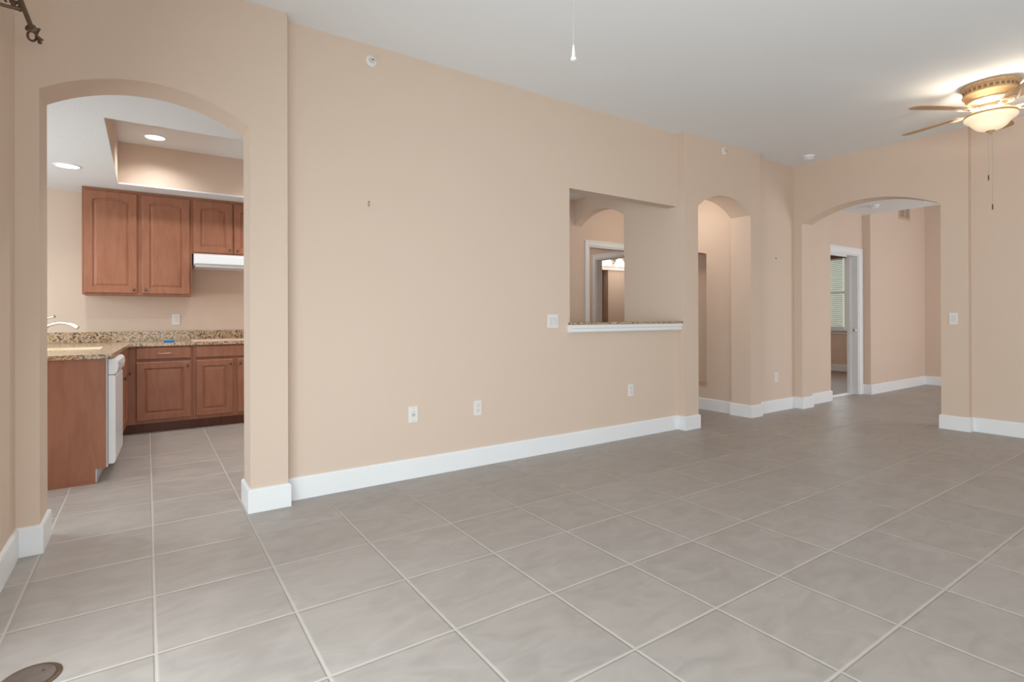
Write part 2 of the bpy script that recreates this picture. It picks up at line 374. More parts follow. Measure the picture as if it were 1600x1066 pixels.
# ceilings
struct('ceiling', box(B(), -0.70, 7.0, -3.42, YM+0.1, H, H+0.12), CEIL)
b_ = B(); box(b_, 7.0, 8.80, -0.6, 3.64, HC, H+0.1); struct('ceiling_hall', b_, CEIL)
b_ = B(); box(b_, 8.80, 11.0, -0.75, 3.535, 3.42, 3.52); struct('ceiling_foyer', b_, CEIL)
b_ = B(); tx0, tx1, ty0, ty1 = -0.232, 2.30, 4.40, 6.49
box(b_, -2.75, tx0, YB, 7.11, KC, KC+0.014); box(b_, tx1, 3.02, YB, 7.11, KC, KC+0.014)
box(b_, tx0, tx1, YB, ty0, KC, KC+0.014); box(b_, tx0, tx1, ty1, 7.11, KC, KC+0.014)
struct('ceiling_kitchen', b_, KCEIL)
b_ = B(); tz = 2.89   # painted upstand of the recessed tray
box(b_, tx0-0.10, tx0, ty0-0.1, ty1+0.1, KC+0.014, tz); box(b_, tx1, tx1+0.1, ty0-0.1, ty1+0.1, KC+0.014, tz)
box(b_, tx0, tx1, ty0-0.1, ty0, KC+0.014, tz); box(b_, tx0, tx1, ty1, ty1+0.1, KC+0.014, tz)
struct('trim_tray_upstand', b_, WALL)
b_ = B(); box(b_, tx0-0.1, tx1+0.1, ty0-0.1, ty1+0.1, tz, tz+0.1); struct('ceiling_tray', b_, CEIL)
b_ = B(); box(b_, 3.02, 5.885, YB-0.03, 5.20, HC, HC+0.1); box(b_, 3.02, 4.517, YM+0.12, YB-0.03, HC, HC+0.1); struct('ceiling_passage', b_, CEIL)
b_ = B(); box(b_, 3.8, 9.42, 5.31, 8.55, 2.62, 2.72); struct('ceiling_bathroom', b_, CEIL)
b_ = B(); box(b_, 6.9, 12.05, 3.79, 5.2, 2.62, 2.72); box(b_, 9.42, 12.05, 5.2, 7.12, 2.62, 2.72); struct('ceiling_den', b_, CEIL)
# far half of the den shares its partition with the bathroom
b_ = B(); box(b_, 9.42, 9.5, 5.3, 7.0, 0, 2.7); box(b_, 7.02, 9.5, 5.2, 5.3, 0, 2.7); struct('wall_den_partition', b_, WALL)

# baseboards: a profile swept along the wall line with mitred corners, room on the right-hand side
def baseboard(name, path, h=0.142, t=0.015):
    prof = [(0.0, 0.0), (t, 0.0), (t, h-0.012), (t*0.72, h-0.004), (t*0.3, h), (0.0, h)]
    P = [Vector((p[0], p[1])) for p in path]; n = len(P)
    D = [(P[i+1]-P[i]).normalized() for i in range(n-1)]
    Nn = [Vector((d.y, -d.x)) for d in D]
    bm = B(); rings = []
    for i in range(n):
        if i == 0: m_ = Nn[0]
        elif i == n-1: m_ = Nn[-1]
        else:
            s = Nn[i-1] + Nn[i]; m_ = s / max(0.2, s.dot(Nn[i]))
        rings.append([bm.verts.new((P[i].x + m_.x*d, P[i].y + m_.y*d, z)) for d, z in prof])
    k = len(prof)
    for i in range(n-1):
        for j in range(k):
            q = (j+1) % k; bm.faces.new([rings[i][j], rings[i][q], rings[i+1][q], rings[i+1][j]])
    bm.faces.new(rings[0][::-1]); bm.faces.new(rings[-1])
    return struct(name, bm, TRIM)
baseboard('baseboard_left', [(-0.53, 2.42), (-0.53, YP), (-0.44, YP), (-0.44, YB), (-2.6, YB)])
baseboard('baseboard_main', [(2.9, YB-0.035), (0.60, YB-0.035), (0.60, YB), (0.506, YB), (0.506, YP), (0.717, YP), (0.717, YM), (4.517, YM), (4.517, YP), (4.735, YP), (4.735, 4.30)])
baseboard('baseboard_recess', [(5.735, 5.20), (5.735, YB), (5.685, YB), (5.685, YP), (5.885, YP), (5.885, 3.58), (XA, 3.58), (XA, 3.48), (7.0, 3.48), (7.0, 3.58), (7.70, 3.58), (7.70, 3.622)])
baseboard('baseboard_right', [(7.0, 2.067), (XA, 2.067), (XA, 1.84), (6.84, 1.84), (6.84, -3.27)])
baseboard('baseboard_foyer', [(8.755, 3.64), (8.80, 3.64), (8.80, 3.535), (10.84, 3.535), (10.84, -0.6)])
baseboard('baseboard_den', [(11.9, 6.9), (11.9, 3.85)])
baseboard('baseboard_passage', [(5.735, 5.20), (5.64, 5.20)][::-1])

# door casings and jambs
def casing(name, axis, a0, a1, top, face, depth, wall_t, cw=0.09, both=False):
    """white casing round an opening a0..a1; face = wall face, depth = direction (+1/-1) out of the wall"""
    bm = B(); t = 0.017*depth
    def bx(p, q, f0, f1, z0, z1):
        if axis == 'y': box(bm, p, q, min(f0, f1), max(f0, f1), z0, z1)
        else: box(bm, min(f0, f1), max(f0, f1), p, q, z0, z1)
    for (p, q) in ((a0-cw, a0), (a1, a1+cw)):
        e0, e1, i0, i1 = (p, p+0.016, p+0.016, q) if q <= a0+0.01 else (q-0.016, q, p, q-0.016)
        bx(i0, i1, face, face+t, 0, top+cw-0.016); bx(e0, e1, face, face+t*1.5, 0, top+cw-0.016)
    bx(a0, a1, face, face+t, top, top+cw-0.016); bx(a0-cw, a1+cw, face, face+t*1.5, top+cw-0.016, top+cw)
    jt = 0.018
    fj = face+0.004*depth; bx(a0, a0+jt, fj, face-wall_t*depth, 0, top-jt); bx(a1-jt, a1, fj, face-wall_t*depth, 0, top-jt)
    bx(a0, a1, fj, face-wall_t*depth, top-jt, top)
    # door stops
    fm = face-wall_t*0.62*depth
    bx(a1-jt-0.011, a1-jt, fm, fm-0.03*depth, 0, top-jt); bx(a0+jt, a0+jt+0.011, fm, fm-0.03*depth, 0, top-jt)
    return bm
d1 = struct('door_1', casing('door_1', 'y', 7.79, 8.66, 2.055, 3.64, -1, 0.15), TRIM, bevel=0.003)
b_ = B(); box(b_, 8.625, 8.643, 3.665, 3.70, 0.925, 0.965); box(b_, 8.630, 8.650, 3.652, 3.667, 0.932, 0.958)
obj('strike_plate', b_, NICKEL, d1, bevel=0.002, label='small metal strike plate')
struct('door_2', casing('door_2', 'y', 4.755, 5.56, 2.085, 5.20, -1, 0.12, cw=0.068), TRIM, bevel=0.003)
struct('door_3', casing('door_3', 'x', 5.45, 6.30, 2.075, 5.92, -1, 0.12, cw=0.075), TRIM, bevel=0.003)

# sliding door frame and added, unseen rear window frames (beside and behind the camera)
b_ = B()
for (p, q) in ((-2.90, -2.84), (-1.15, -1.09), (0.61, 0.67), (2.36, 2.42)): box(b_, -0.67, -0.60, p, q, 0.04, 2.08)
box(b_, -0.67, -0.60, -2.90, 2.42, 2.08, 2.14); box(b_, -0.67, -0.60, -2.90, 2.42, 0.0, 0.04)
struct('door_4', b_, TRIM)
for i, (p, q) in enumerate(((-0.25, 1.75), (2.1, 4.3))):
    b_ = B()
    for s in (p, (p+q)/2-0.025, q-0.05): box(b_, s, s+0.05, -3.38, -3.31, 0.22, 2.2)
    box(b_, p, q, -3.38, -3.31, 0.22, 0.27); box(b_, p, q, -3.38, -3.31, 2.15, 2.2); box(b_, p, q, -3.38, -3.31, 1.2, 1.24)
    struct('window_%d' % (i+2), b_, TRIM)

# ------------------------------------------------------------------ den window with blinds
b_ = B()
y0, y1, z0, z1 = 4.35, 6.15, 0.875, 2.42
for s in (y0, 5.19, y1-0.05): box(b_, 11.94, 12.02, s, s+(0.09 if 5 < s < 5.5 else 0.05), z0+0.05, z1-0.05)
box(b_, 11.94, 12.02, y0, y1, z0, z0+0.05); box(b_, 11.94, 12.02, y0, y1, z1-0.05, z1); box(b_, 11.95, 11.972, y0+0.05, 5.19, 1.62, 1.67); box(b_, 11.95, 11.972, 5.28, y1-0.05, 1.62, 1.67)
win = struct('window_1', b_, TRIM)
obj('window_pane', box(B(), 12.022, 12.027, y0, y1, z0, z1), GLASS, win)
b_ = B(); box(b_, 11.82, 11.96, y0-0.06, y1+0.06, z0-0.03, z0+0.004); box(b_, 11.885, 11.90, y0-0.03, y1+0.03, z0-0.10, z0-0.03)
struct('trim_den_sill', b_, TRIM, bevel=0.003)
def blind(ya, yb, side):
    t = empty('window_blind', (11.87, (ya+yb)/2, 0.92), 'white slatted blind, the %s one in the far doorway window' % side, 'blind', 'blinds on the den window')
    bm = B()
    nsl = 34
    for k in range(nsl):
        z = 0.96 + k*(2.32-0.96)/(nsl-1); dz = 0.012
        vs = [bm.verts.new(p) for p in ((11.850, ya, z-dz), (11.888, ya, z+dz), (11.888, yb, z+dz), (11.850, yb, z-dz), (11.851, ya, z-dz+0.0022), (11.889, ya, z+dz+0.0022), (11.889, yb, z+dz+0.0022), (11.851, yb, z-dz+0.0022))]
        for f in ((0,3,2,1),(4,5,6,7),(0,1,5,4),(1,2,6,5),(2,3,7,6),(3,0,4,7)): bm.faces.new([vs[i] for i in f])
    obj('slats', bm, SLAT, t)
    obj('bottom_rail', box(B(), 11.853, 11.887, ya, yb, 0.915, 0.938), SLAT, t, bevel=0.003)
    obj('head_rail', box(B(), 11.845, 11.895, ya, yb, 2.325, 2.365), SLAT, t)
    bm = B()
    for yy in (ya+0.12, yb-0.12): tube(bm, [(11.848, yy, 0.93), (11.848, yy, 2.33)], 0.0022, 6)
    obj('ladder_cord', bm, SLAT, t)
blind(4.40, 5.185, 'nearer'); blind(5.285, 6.10, 'farther')
b_ = B(); box(b_, 11.80, 11.835, 4.28, 6.22, 2.345, 2.43); box(b_, 11.835, 11.9, 4.28, 4.30, 2.345, 2.43); box(b_, 11.835, 11.9, 6.20, 6.22, 2.345, 2.43)
tag(obj('valance', b_, DARKWOOD, origin=(11.82, 5.25, 2.345), bevel=0.004), 'dark brown wooden valance over the blinds in the far doorway', 'valance')

# ------------------------------------------------------------------ pass-through ledge
led = empty('bar_ledge', (3.8, 3.60, 1.03), 'granite bar ledge with white apron under the pass-through opening', 'ledge')
obj('stone_top', box(B(), 3.050, 4.515, 3.518, 3.80, 1.088, 1.108), GRAN, led, bevel=0.004)
pts = [(3.715, 1.0215), (3.5995, 1.0215), (3.545, 1.022), (3.538, 1.030), (3.538, 1.052), (3.528, 1.060), (3.524, 1.0875), (3.715, 1.0875)]
obj('apron', prism(B(), pts, 'x', 3.072, 4.513), TRIM, led)
obj('apron_return', prism(B(), [(3.5995, 1.0215)]+pts[2:-1]+[(3.5995, 1.0875)], 'x', 3.040, 3.072), TRIM, led)

# ------------------------------------------------------------------ wall plates
def plate(name, label, cat, x, z, Y, w_, h_, kind, group=None, face='y'):
    """plate on a wall facing -y (face 'y', position x along the wall) or facing -x (face 'x')"""
    loc = (x, Y, z-h_/2) if face == 'y' else (Y, x, z-h_/2)
    t = empty(name, loc, label, cat, group)
    def bx(bm, a0, a1, d0, d1, z0_, z1_):
        if face == 'y': box(bm, x+a0, x+a1, Y-d1, Y-d0, z+z0_, z+z1_)
        else: box(bm, Y-d1, Y-d0, x+a0, x+a1, z+z0_, z+z1_)
        return bm
    pl = obj('cover_plate', bx(B(), -w_/2, w_/2, 0, 0.007, -h_/2, h_/2), PLATE, t, bevel=0.003)
    if kind == 'rocker1': obj('rocker', bx(B(), -0.017, 0.017, 0.007, 0.011, -0.033, 0.033), PLATE_IN, t, bevel=0.0015)
    elif kind == 'rocker2':
        for s in (-0.024, 0.024): obj('rocker', bx(B(), s-0.017, s+0.017, 0.007, 0.011, -0.033, 0.033), PLATE_IN, t, bevel=0.0015)
    elif kind == 'duplex':
        for s in (-0.02, 0.02):
            rc = obj('receptacle', bx(B(), -0.017, 0.017, 0.007, 0.0095, s-0.014, s+0.014), PLATE_IN, t, bevel=0.0012)
            bm = B(); bx(bm, -0.008, -0.006, 0.0093, 0.0099, s-0.004, s+0.006); bx(bm, 0.006, 0.008, 0.0093, 0.0099, s-0.004, s+0.006); bx(bm, -0.002, 0.002, 0.0093, 0.0099, s-0.011, s-0.007)
            obj('slots', bm, APPL_G, rc)
    elif kind == 'jack':
        bm = B(); bx(bm, -0.014, 0.014, 0.007, 0.009, -0.022, 0.022); obj('insert', bm, PLATE_IN, t, bevel=0.001)
        bm = B(); bx(bm, -0.012, 0.012, 0.009, 0.015, -0.007, 0.003); obj('jack', bm, APPL_G, t, bevel=0.001, label='grey jack')
        for s in (-0.045, 0.045):
            bm = B(); bx(bm, -0.003, 0.003, 0.0068, 0.008, s-0.003, s+0.003); obj('screw', bm, APPL_G, t)
    return t
plate('jack_plate', 'white cable jack plate on the main wall, nearest the kitchen arch', 'outlet', 1.586, 0.459, YM, 0.073, 0.117, 'jack')
plate('wall_outlet', 'white duplex outlet low on the main wall, just right of the cable jack', 'outlet', 2.127, 0.452, YM, 0.071, 0.116, 'duplex', 'white duplex outlets low on the walls')
plate('wall_outlet', 'white duplex outlet low on the main wall below the pass-through ledge', 'outlet', 3.827, 0.455, YM, 0.071, 0.116, 'duplex', 'white duplex outlets low on the walls')
plate('wall_outlet', 'small white outlet low in the recess between narrow and wide arches', 'outlet', 6.335, 0.415, 3.58, 0.071, 0.116, 'duplex', 'white duplex outlets low on the walls')
plate('light_switch', 'white double rocker switch left of the pass-through ledge', 'light switch', 2.877, 1.122, YM, 0.118, 0.118, 'rocker2')
plate('light_switch', 'white single rocker switch on the wall right of the wide arch', 'light switch', 1.961, 1.128, XA, 0.072, 0.118, 'rocker1', face='x')
plate('wall_outlet', 'white outlet plate on the kitchen wall above the granite backsplash', 'outlet', 0.27, 1.144, 7.11, 0.075, 0.118, 'rocker1')

# sprinkler heads, hooks, detectors
def sprinkler(x, z, Y, label):
    t = empty('sprinkler_head', (x, Y, z-0.035), label, 'sprinkler', 'side-wall sprinkler heads')
    bm = B(); lathe(bm, [(0.038, Y), (0.038, Y-0.004), (0.030, Y-0.010), (0.022, Y-0.010), (0.020, Y-0.005)], (x, 0, z), 28, 'y'); obj('escutcheon', bm, PLATE, t, smooth=True)
    bm = B(); lathe(bm, [(0.013, Y-0.004), (0.013, Y-0.03), (0.008, Y-0.034)], (x, 0, z), 16, 'y'); obj('head', bm, PLATE_IN, t, smooth=True)
    bm = B(); lathe(bm, [(0.006, Y-0.034), (0.006, Y-0.045)], (x, 0, z), 12, 'y'); obj('nozzle', bm, DARK, t, label='dark nozzle')
    bm = B(); box(bm, x-0.014, x+0.014, Y-0.052, Y-0.046, z-0.004, z+0.004); box(bm, x-0.014, x-0.010, Y-0.048, Y-0.028, z-0.003, z+0.003); box(bm, x+0.010, x+0.014, Y-0.048, Y-0.028, z-0.003, z+0.003); obj('deflector', bm, PLATE_IN, t)
sprinkler(1.283, 2.932, YM, 'round beige sprinkler head high on the main wall')
sprinkler(5.187, 2.955, YP, 'round beige sprinkler head above the narrow arch')
bm = B(); tube(bm, [(1.262, YM, 1.958), (1.262, YM-0.012, 1.958), (1.260, YM-0.012, 1.930), (1.262, YM-0.004, 1.926)], 0.0035, 8)
tag(obj('picture_hook', bm, MARKM, origin=(1.262, YM, 1.925)), 'tiny dark picture hook in the middle of the main wall', 'hook')
bm = B(); tube(bm, [(6.33, 3.58, 1.868), (6.33, 3.568, 1.866), (6.332, 3.568, 1.852)], 0.004, 8)
tag(obj('picture_hook', bm, MARKM, origin=(6.33, 3.58, 1.855)), 'tiny picture hook in the recess between the two right arches', 'hook')

def detector(x, y, z, label, r=0.065, name='smoke_detector', cat='smoke detector'):
    t = empty(name, (x, y, z-0.045), label, cat)
    bm = B(); lathe(bm, [(r, z), (r, z-0.012), (r*0.96, z-0.018)], (x, y, 0), 32); obj('base', bm, TRIM, t, smooth=True)
    bm = B(); lathe(bm, [(r*0.86, z-0.018), (r*0.84, z-0.036), (r*0.6, z-0.046)], (x, y, 0), 32); c_ = obj('cover', bm, TRIM, t, smooth=True)
    obj('vent_ring', lathe(B(), [(r*0.868, z-0.022), (r*0.868, z-0.027), (r*0.80, z-0.027), (r*0.80, z-0.022)], (x, y, 0), 32), APPL_G, c_)
detector(6.43, 3.23, H, 'white smoke detector on the living room ceiling near the corner')
detector(8.10, 3.21, HC, 'white round detector on the hall ceiling inside the wide arch')
t = empty('ceiling_sprinkler', (8.30, 2.70, HC-0.03), 'small white sprinkler on the hall ceiling, near the arch right side', 'sprinkler')
bm = B(); lathe(bm, [(0.035, HC), (0.033, HC-0.008), (0.012, HC-0.010), (0.012, HC-0.028)], (8.30, 2.70, 0), 24); obj('escutcheon', bm, TRIM, t, smooth=True)
# air vent high on the foyer wall
t = empty('air_vent', (10.02, 3.535, 2.69), 'beige air vent grille high on the foyer wall inside the wide arch', 'vent')
b_ = B(); vx0, vx1, vz0, vz1 = 9.80, 10.22, 2.695, 3.06
box(b_, vx0, vx0+0.03, 3.523, 3.535, vz0, vz1); box(b_, vx1-0.03, vx1, 3.523, 3.535, vz0, vz1); box(b_, vx0+0.03, vx1-0.03, 3.523, 3.535, vz0, vz0+0.03); box(b_, vx0+0.03, vx1-0.03, 3.523, 3.535, vz1-0.03, vz1); box(b_, 9.995, 10.025, 3.523, 3.531, vz0+0.03, vz1-0.03)
obj('frame', b_, GRILLE, t, bevel=0.002)
b_ = B(); box(b_, vx0+0.02, vx1-0.02, 3.532, 3.534, vz0+0.02, vz1-0.02); obj('backing', b_, DARK, t)
b_ = B()
for k in range(9):
    xx = vx0+0.045 + k*0.041; box(b_, xx-0.004, xx+0.012, 3.524, 3.5325, vz0+0.02, vz1-0.02)
obj('slats', b_, GRILLE, t)

# bronze floor outlet cover
t = empty('floor_outlet', (-0.313, 2.301, 0.0), 'round dark bronze floor outlet cover set in the tile floor', 'floor outlet')
bm = B(); lathe(bm, [(0.081, 0.0), (0.080, 0.003), (0.074, 0.006), (0.070, 0.0045), (0.0, 0.0045)][:4], (-0.313, 2.301, 0), 48); obj('cover_ring', bm, BRONZE, t, smooth=True)
bm = B(); lathe(bm, [(0.066, 0.0035), (0.064, 0.0062), (0.058, 0.0065)], (-0.313, 2.301, 0), 48)
obj('lid', bm, mat('worn_bronze', (0.155, 0.125, 0.110), 0.38, metal=0.45, var=0.35, vscale=30), t, smooth=True)
for (dx, dy) in ((0.03, 0.02), (-0.03, -0.02)): obj('screw', lathe(B(), [(0.006, 0.006), (0.005, 0.0078)], (-0.313+dx, 2.301+dy, 0), 12), DARK, t)

# ------------------------------------------------------------------ curtain rod on the left wall
rx, rz = -0.430, 2.478
t = empty('curtain_rod', (rx, 1.0, rz), 'dark scrolled metal curtain rod high on the left wall', 'curtain rod')
obj('rod', tube(B(), [(rx, -2.0, rz), (rx, 3.225, rz)], 0.0095, 16), PEWTER, t, smooth=True)
fin = obj('finial_collar', lathe(B(), [(0.010, 3.218), (0.018, 3.224), (0.018, 3.236), (0.011, 3.244)], (rx, 0, rz), 18, 'y'), PEWTER, t, smooth=True)
for k in range(4):     # open cage of curled bars
    a = k*PI/2 + 0.5; pts = []
    for i in range(13):
        s = i/12; rad = 0.031*math.sin(PI*min(1, s*1.06))**0.8 + 0.002; yy = 3.24 + 0.105*s
        aa = a + 1.0*s; pts.append((rx+rad*math.cos(aa), yy, rz+rad*math.sin(aa)))
    if k == 1: pts = pts[:8]
    obj('scroll_bar', tube(B(), pts, [0.0052]*(len(pts)-1)+[0.0035], 8), PEWTER, fin, smooth=True)
obj('finial_tip', ball(B(), (rx+0.012, 3.352, rz-0.008), 0.009), PEWTER, fin, smooth=True)
# scrolled bracket to the wall
for s in (3.045, -1.4):
    pts = [(-0.53, s-0.02, rz-0.012), (-0.515, s-0.018, rz-0.012)]
    for i in range(12):
        q = i/11; pts.append((-0.512+0.082*q, s-0.02+0.02*q, rz-0.012+0.012*q-0.004*math.sin(PI*q)))
    br = obj('bracket', tube(B(), pts, 0.0075, 8), PEWTER, t, smooth=True)
    bm = B(); lathe(bm, [(0.024, -0.53), (0.024, -0.524), (0.016, -0.518)], (0, s-0.02, rz-0.012), 20, 'x'); obj('wall_plate', bm, PEWTER, br, smooth=True)
    bm = B()
    for j, (ph, r0) in enumerate(((0.0, 0.017), (2.1, 0.014), (4.2, 0.016))):
        pts = []
        for i in range(15):
            q = i/14; a = ph + 4.4*q; rr = r0*(1-0.65*q)
            pts.append((rx-0.030+0.020*(j-1)+rr*math.cos(a), s-0.01, rz+0.014+rr*math.sin(a)))
        tube(bm, pts, 0.0042, 7)
    for i in range(7):
        q = i/6; ball(bm, (rx-0.02+0.012*math.cos(6.3*q), s-0.012+0.03*q-0.01, rz+0.003+0.012*math.sin(6.3*q)), 0.008)
    obj('leaf_scroll', bm, PEWTER, br, smooth=True)

# ------------------------------------------------------------------ ceiling fans
def fan(cx, cy, th0, label, lit, chains, chain_kind):
    t = empty('ceiling_fan', (cx, cy, H), label, 'ceiling fan')
    prof = [(0.178, H), (0.186, H-0.004), (0.188, H-0.016), (0.183, H-0.026), (0.176, H-0.030), (0.172, H-0.034), (0.172, H-0.066), (0.178, H-0.070), (0.181, H-0.078),
            (0.174, H-0.088), (0.166, H-0.094), (0.160, H-0.112), (0.145, H-0.130)]
    hs = obj('motor_housing', lathe(B(), prof, (cx, cy, 0), 64), IVORY, t, smooth=True)
    bm = B(); nf = 30
    for k in range(nf):      # fretwork: recessed dark bars in the band
        a0 = 2*PI*k/nf; a1 = a0 + 2*PI/nf*0.62
        ring = []
        for (rr, zz) in ((0.1715, H-0.061), (0.1740, H-0.061), (0.1740, H-0.039), (0.1715, H-0.039)):
            ring.append([(cx+rr*math.cos(a), cy+rr*math.sin(a), zz) for a in (a0, (a0+a1)/2, a1)])
        vs = [[bm.verts.new(p) for p in row] for row in ring]
        for i in range(4):
            j = (i+1) % 4
            for q in (0, 1): bm.faces.new([vs[i][q], vs[i][q+1], vs[j][q+1], vs[j][q]])
        bm.faces.new([vs[i][0] for i in range(4)]); bm.faces.new([vs[i][2] for i in range(3, -1, -1)])
    obj('fretwork', bm, FRET, hs)
    for k in range(16):
        a = 2*PI*k/16; obj('rosette', ball(B(), (cx+0.1865*math.cos(a), cy+0.1865*math.sin(a), H-0.014), 0.0038), FRET, hs)
    obj('flywheel', lathe(B(), [(0.150, H-0.128), (0.148, H-0.140), (0.120, H-0.156), (0.100, H-0.170), (0.096, H-0.186), (0.112, H-0.192), (0.118, H-0.206), (0.108, H-0.222), (0.09, H-0.228)], (cx, cy, 0), 56), IVORY_L, t, smooth=True)
    zb = 2.842
    for k in range(5):
        a = th0 + k*2*PI/5; ca, sa = math.cos(a), math.sin(a); pit = math.radians(-9)
        def W(r, s, dz=0.0):   # r along the blade, s across
            return (cx + r*ca - s*math.cos(pit)*sa, cy + r*sa + s*math.cos(pit)*ca, zb + s*math.sin(pit) + dz)
        outline = [(0.215, -0.040), (0.245, -0.050), (0.40, -0.060), (0.58, -0.066), (0.645, -0.060), (0.668, -0.040), (0.672, 0.0), (0.668, 0.040), (0.645, 0.060), (0.58, 0.066), (0.40, 0.060), (0.245, 0.050), (0.215, 0.040)]
        bm = B(); lo = [bm.verts.new(W(r, s, -0.003)) for r, s in outline]; up = [bm.verts.new(W(r, s, 0.003)) for r, s in outline]
        bm.faces.new(lo); bm.faces.new(up[::-1])
        for i in range(len(outline)):
            j = (i+1) % len(outline); bm.faces.new([lo[j], lo[i], up[i], up[j]])
        bl = obj('blade', bm, BLADE, t)
        bm = B()      # pierced blade iron: arm, two open loops and a foot under the blade
        tube(bm, [W(0.085, 0, 0.010), W(0.12, 0, 0.004), W(0.155, 0, -0.012), W(0.18, 0, -0.011)], 0.010, 8)
        for sgn in (-1, 1):
            tube(bm, [W(0.165, 0, -0.011), W(0.18, sgn*0.022, -0.011), W(0.21, sgn*0.036, -0.010), W(0.245, sgn*0.034, -0.009), W(0.275, sgn*0.018, -0.009), W(0.295, 0, -0.009)], 0.0075, 8)
        foot = [(0.155, -0.018), (0.185, -0.026), (0.185, 0.026), (0.155, 0.018)]
        for ol in (foot, [(0.262, -0.030), (0.305, -0.012), (0.312, 0.0), (0.305, 0.012), (0.262, 0.030)]):
            lo = [bm.verts.new(W(r, s, -0.012)) for r, s in ol]; up = [bm.verts.new(W(r, s, -0.004)) for r, s in ol]
            bm.faces.new(lo); bm.faces.new(up[::-1])
            for i in range(len(ol)):
                j = (i+1) % len(ol); bm.faces.new([lo[j], lo[i], up[i], up[j]])
        obj('blade_iron', bm, IVORY_L, bl, smooth=True)
    # open-topped light kit: narrow pan, ring of the shade standing off it on three arms
    kit = obj('light_fitter', lathe(B(), [(0.090, H-0.226), (0.094, H-0.236), (0.088, H-0.246), (0.060, H-0.250)], (cx, cy, 0), 48), IVORY_L, t, smooth=True)
    bm = B()
    for k in range(3):
        a = k*2*PI/3 + 0.4; tube(bm, [(cx+0.07*math.cos(a), cy+0.07*math.sin(a), H-0.242), (cx+0.164*math.cos(a), cy+0.164*math.sin(a), H-0.248)], 0.005, 8)
    lathe(bm, [(0.1655, H-0.240), (0.172, H-0.243), (0.174, H-0.252), (0.170, H-0.258), (0.1655, H-0.256), (0.1655, H-0.240)], (cx, cy, 0), 56, cap=False)
    obj('rim', bm, IVORY, kit, smooth=True)
    zr = H-0.256; prof = [(0.166, zr+0.002), (0.171, zr-0.004), (0.172, zr-0.013), (0.166, zr-0.025), (0.149, zr-0.037), (0.131, zr-0.051), (0.117, zr-0.069), (0.102, zr-0.088), (0.078, zr-0.106), (0.045, zr-0.117), (0.010, zr-0.121)]
    bm = B(); lathe(bm, prof, (cx, cy, 0), 56, cap=False)
    lathe(bm, [(r-0.004 if r > 0.02 else r*0.6, z+0.004) for r, z in prof[1:]], (cx, cy, 0), 56, cap=False)
    obj('glass_bowl', bm, BOWL if lit else WHITEF, t, smooth=True)
    zf = zr-0.120
    obj('finial', lathe(B(), [(0.030, zf+0.001), (0.028, zf-0.006), (0.016, zf-0.012), (0.015, zf-0.018), (0.007, zf-0.024)], (cx, cy, 0), 24), IVORY, t, smooth=True)
    for (dx, dy, zend) in chains:
        if chain_kind == 'chain':
            bm = B(); tube(bm, [(cx+dx*0.4, cy+dy*0.4, zf-0.018), (cx+dx, cy+dy, zf-0.06), (cx+dx, cy+dy, zend+0.045)], 0.0013, 6)
            ch = obj('pull_chain', bm, NICKEL, t)
            obj('fob', lathe(B(), [(0.002, zend+0.048), (0.005, zend+0.040), (0.0055, zend+0.012), (0.003, zend)], (cx+dx, cy+dy, 0), 12), BRONZE, ch, smooth=True)
        else:
            ch = obj('pull_chain', tube(B(), [(cx, cy, zf-0.02), (cx+dx, cy+dy, zend+0.046)], 0.0012, 6), APPL_G, t)
            obj('fob', lathe(B(), [(0.0025, zend+0.048), (0.0045, zend+0.034), (0.0065, zend+0.010), (0.0095, zend+0.006), (0.009, zend), (0.004, zend-0.001)], (cx+dx, cy+dy, 0), 16), WHITEF, ch, smooth=True, label='white bell-shaped fob')
    if lit:
        for k in range(3):
            a = th0 + 0.63 + k*2*PI/3
            d = bpy.data.lights.new('fan_bulb', 'POINT'); d.energy = 6.0; d.color = (1.0, 0.87, 0.70); d.shadow_soft_size = 0.02
            o = bpy.data.objects.new('fan_bulb', d); COL.objects.link(o); o.location = (cx+0.128*math.cos(a), cy+0.128*math.sin(a), zr+0.006)
    return t
fan(5.684, 1.402, 2.604, 'ivory flush ceiling fan with lit glass bowl at the right', True, ((-0.003, 0.013, 2.262), (0.003, -0.010, 2.020)), 'chain')
fan(1.157, 1.334, 0.30, 'ceiling fan above the camera, only its white-fobbed pull chain in view', False, ((0.0, 0.0, 2.004),), 'cord')

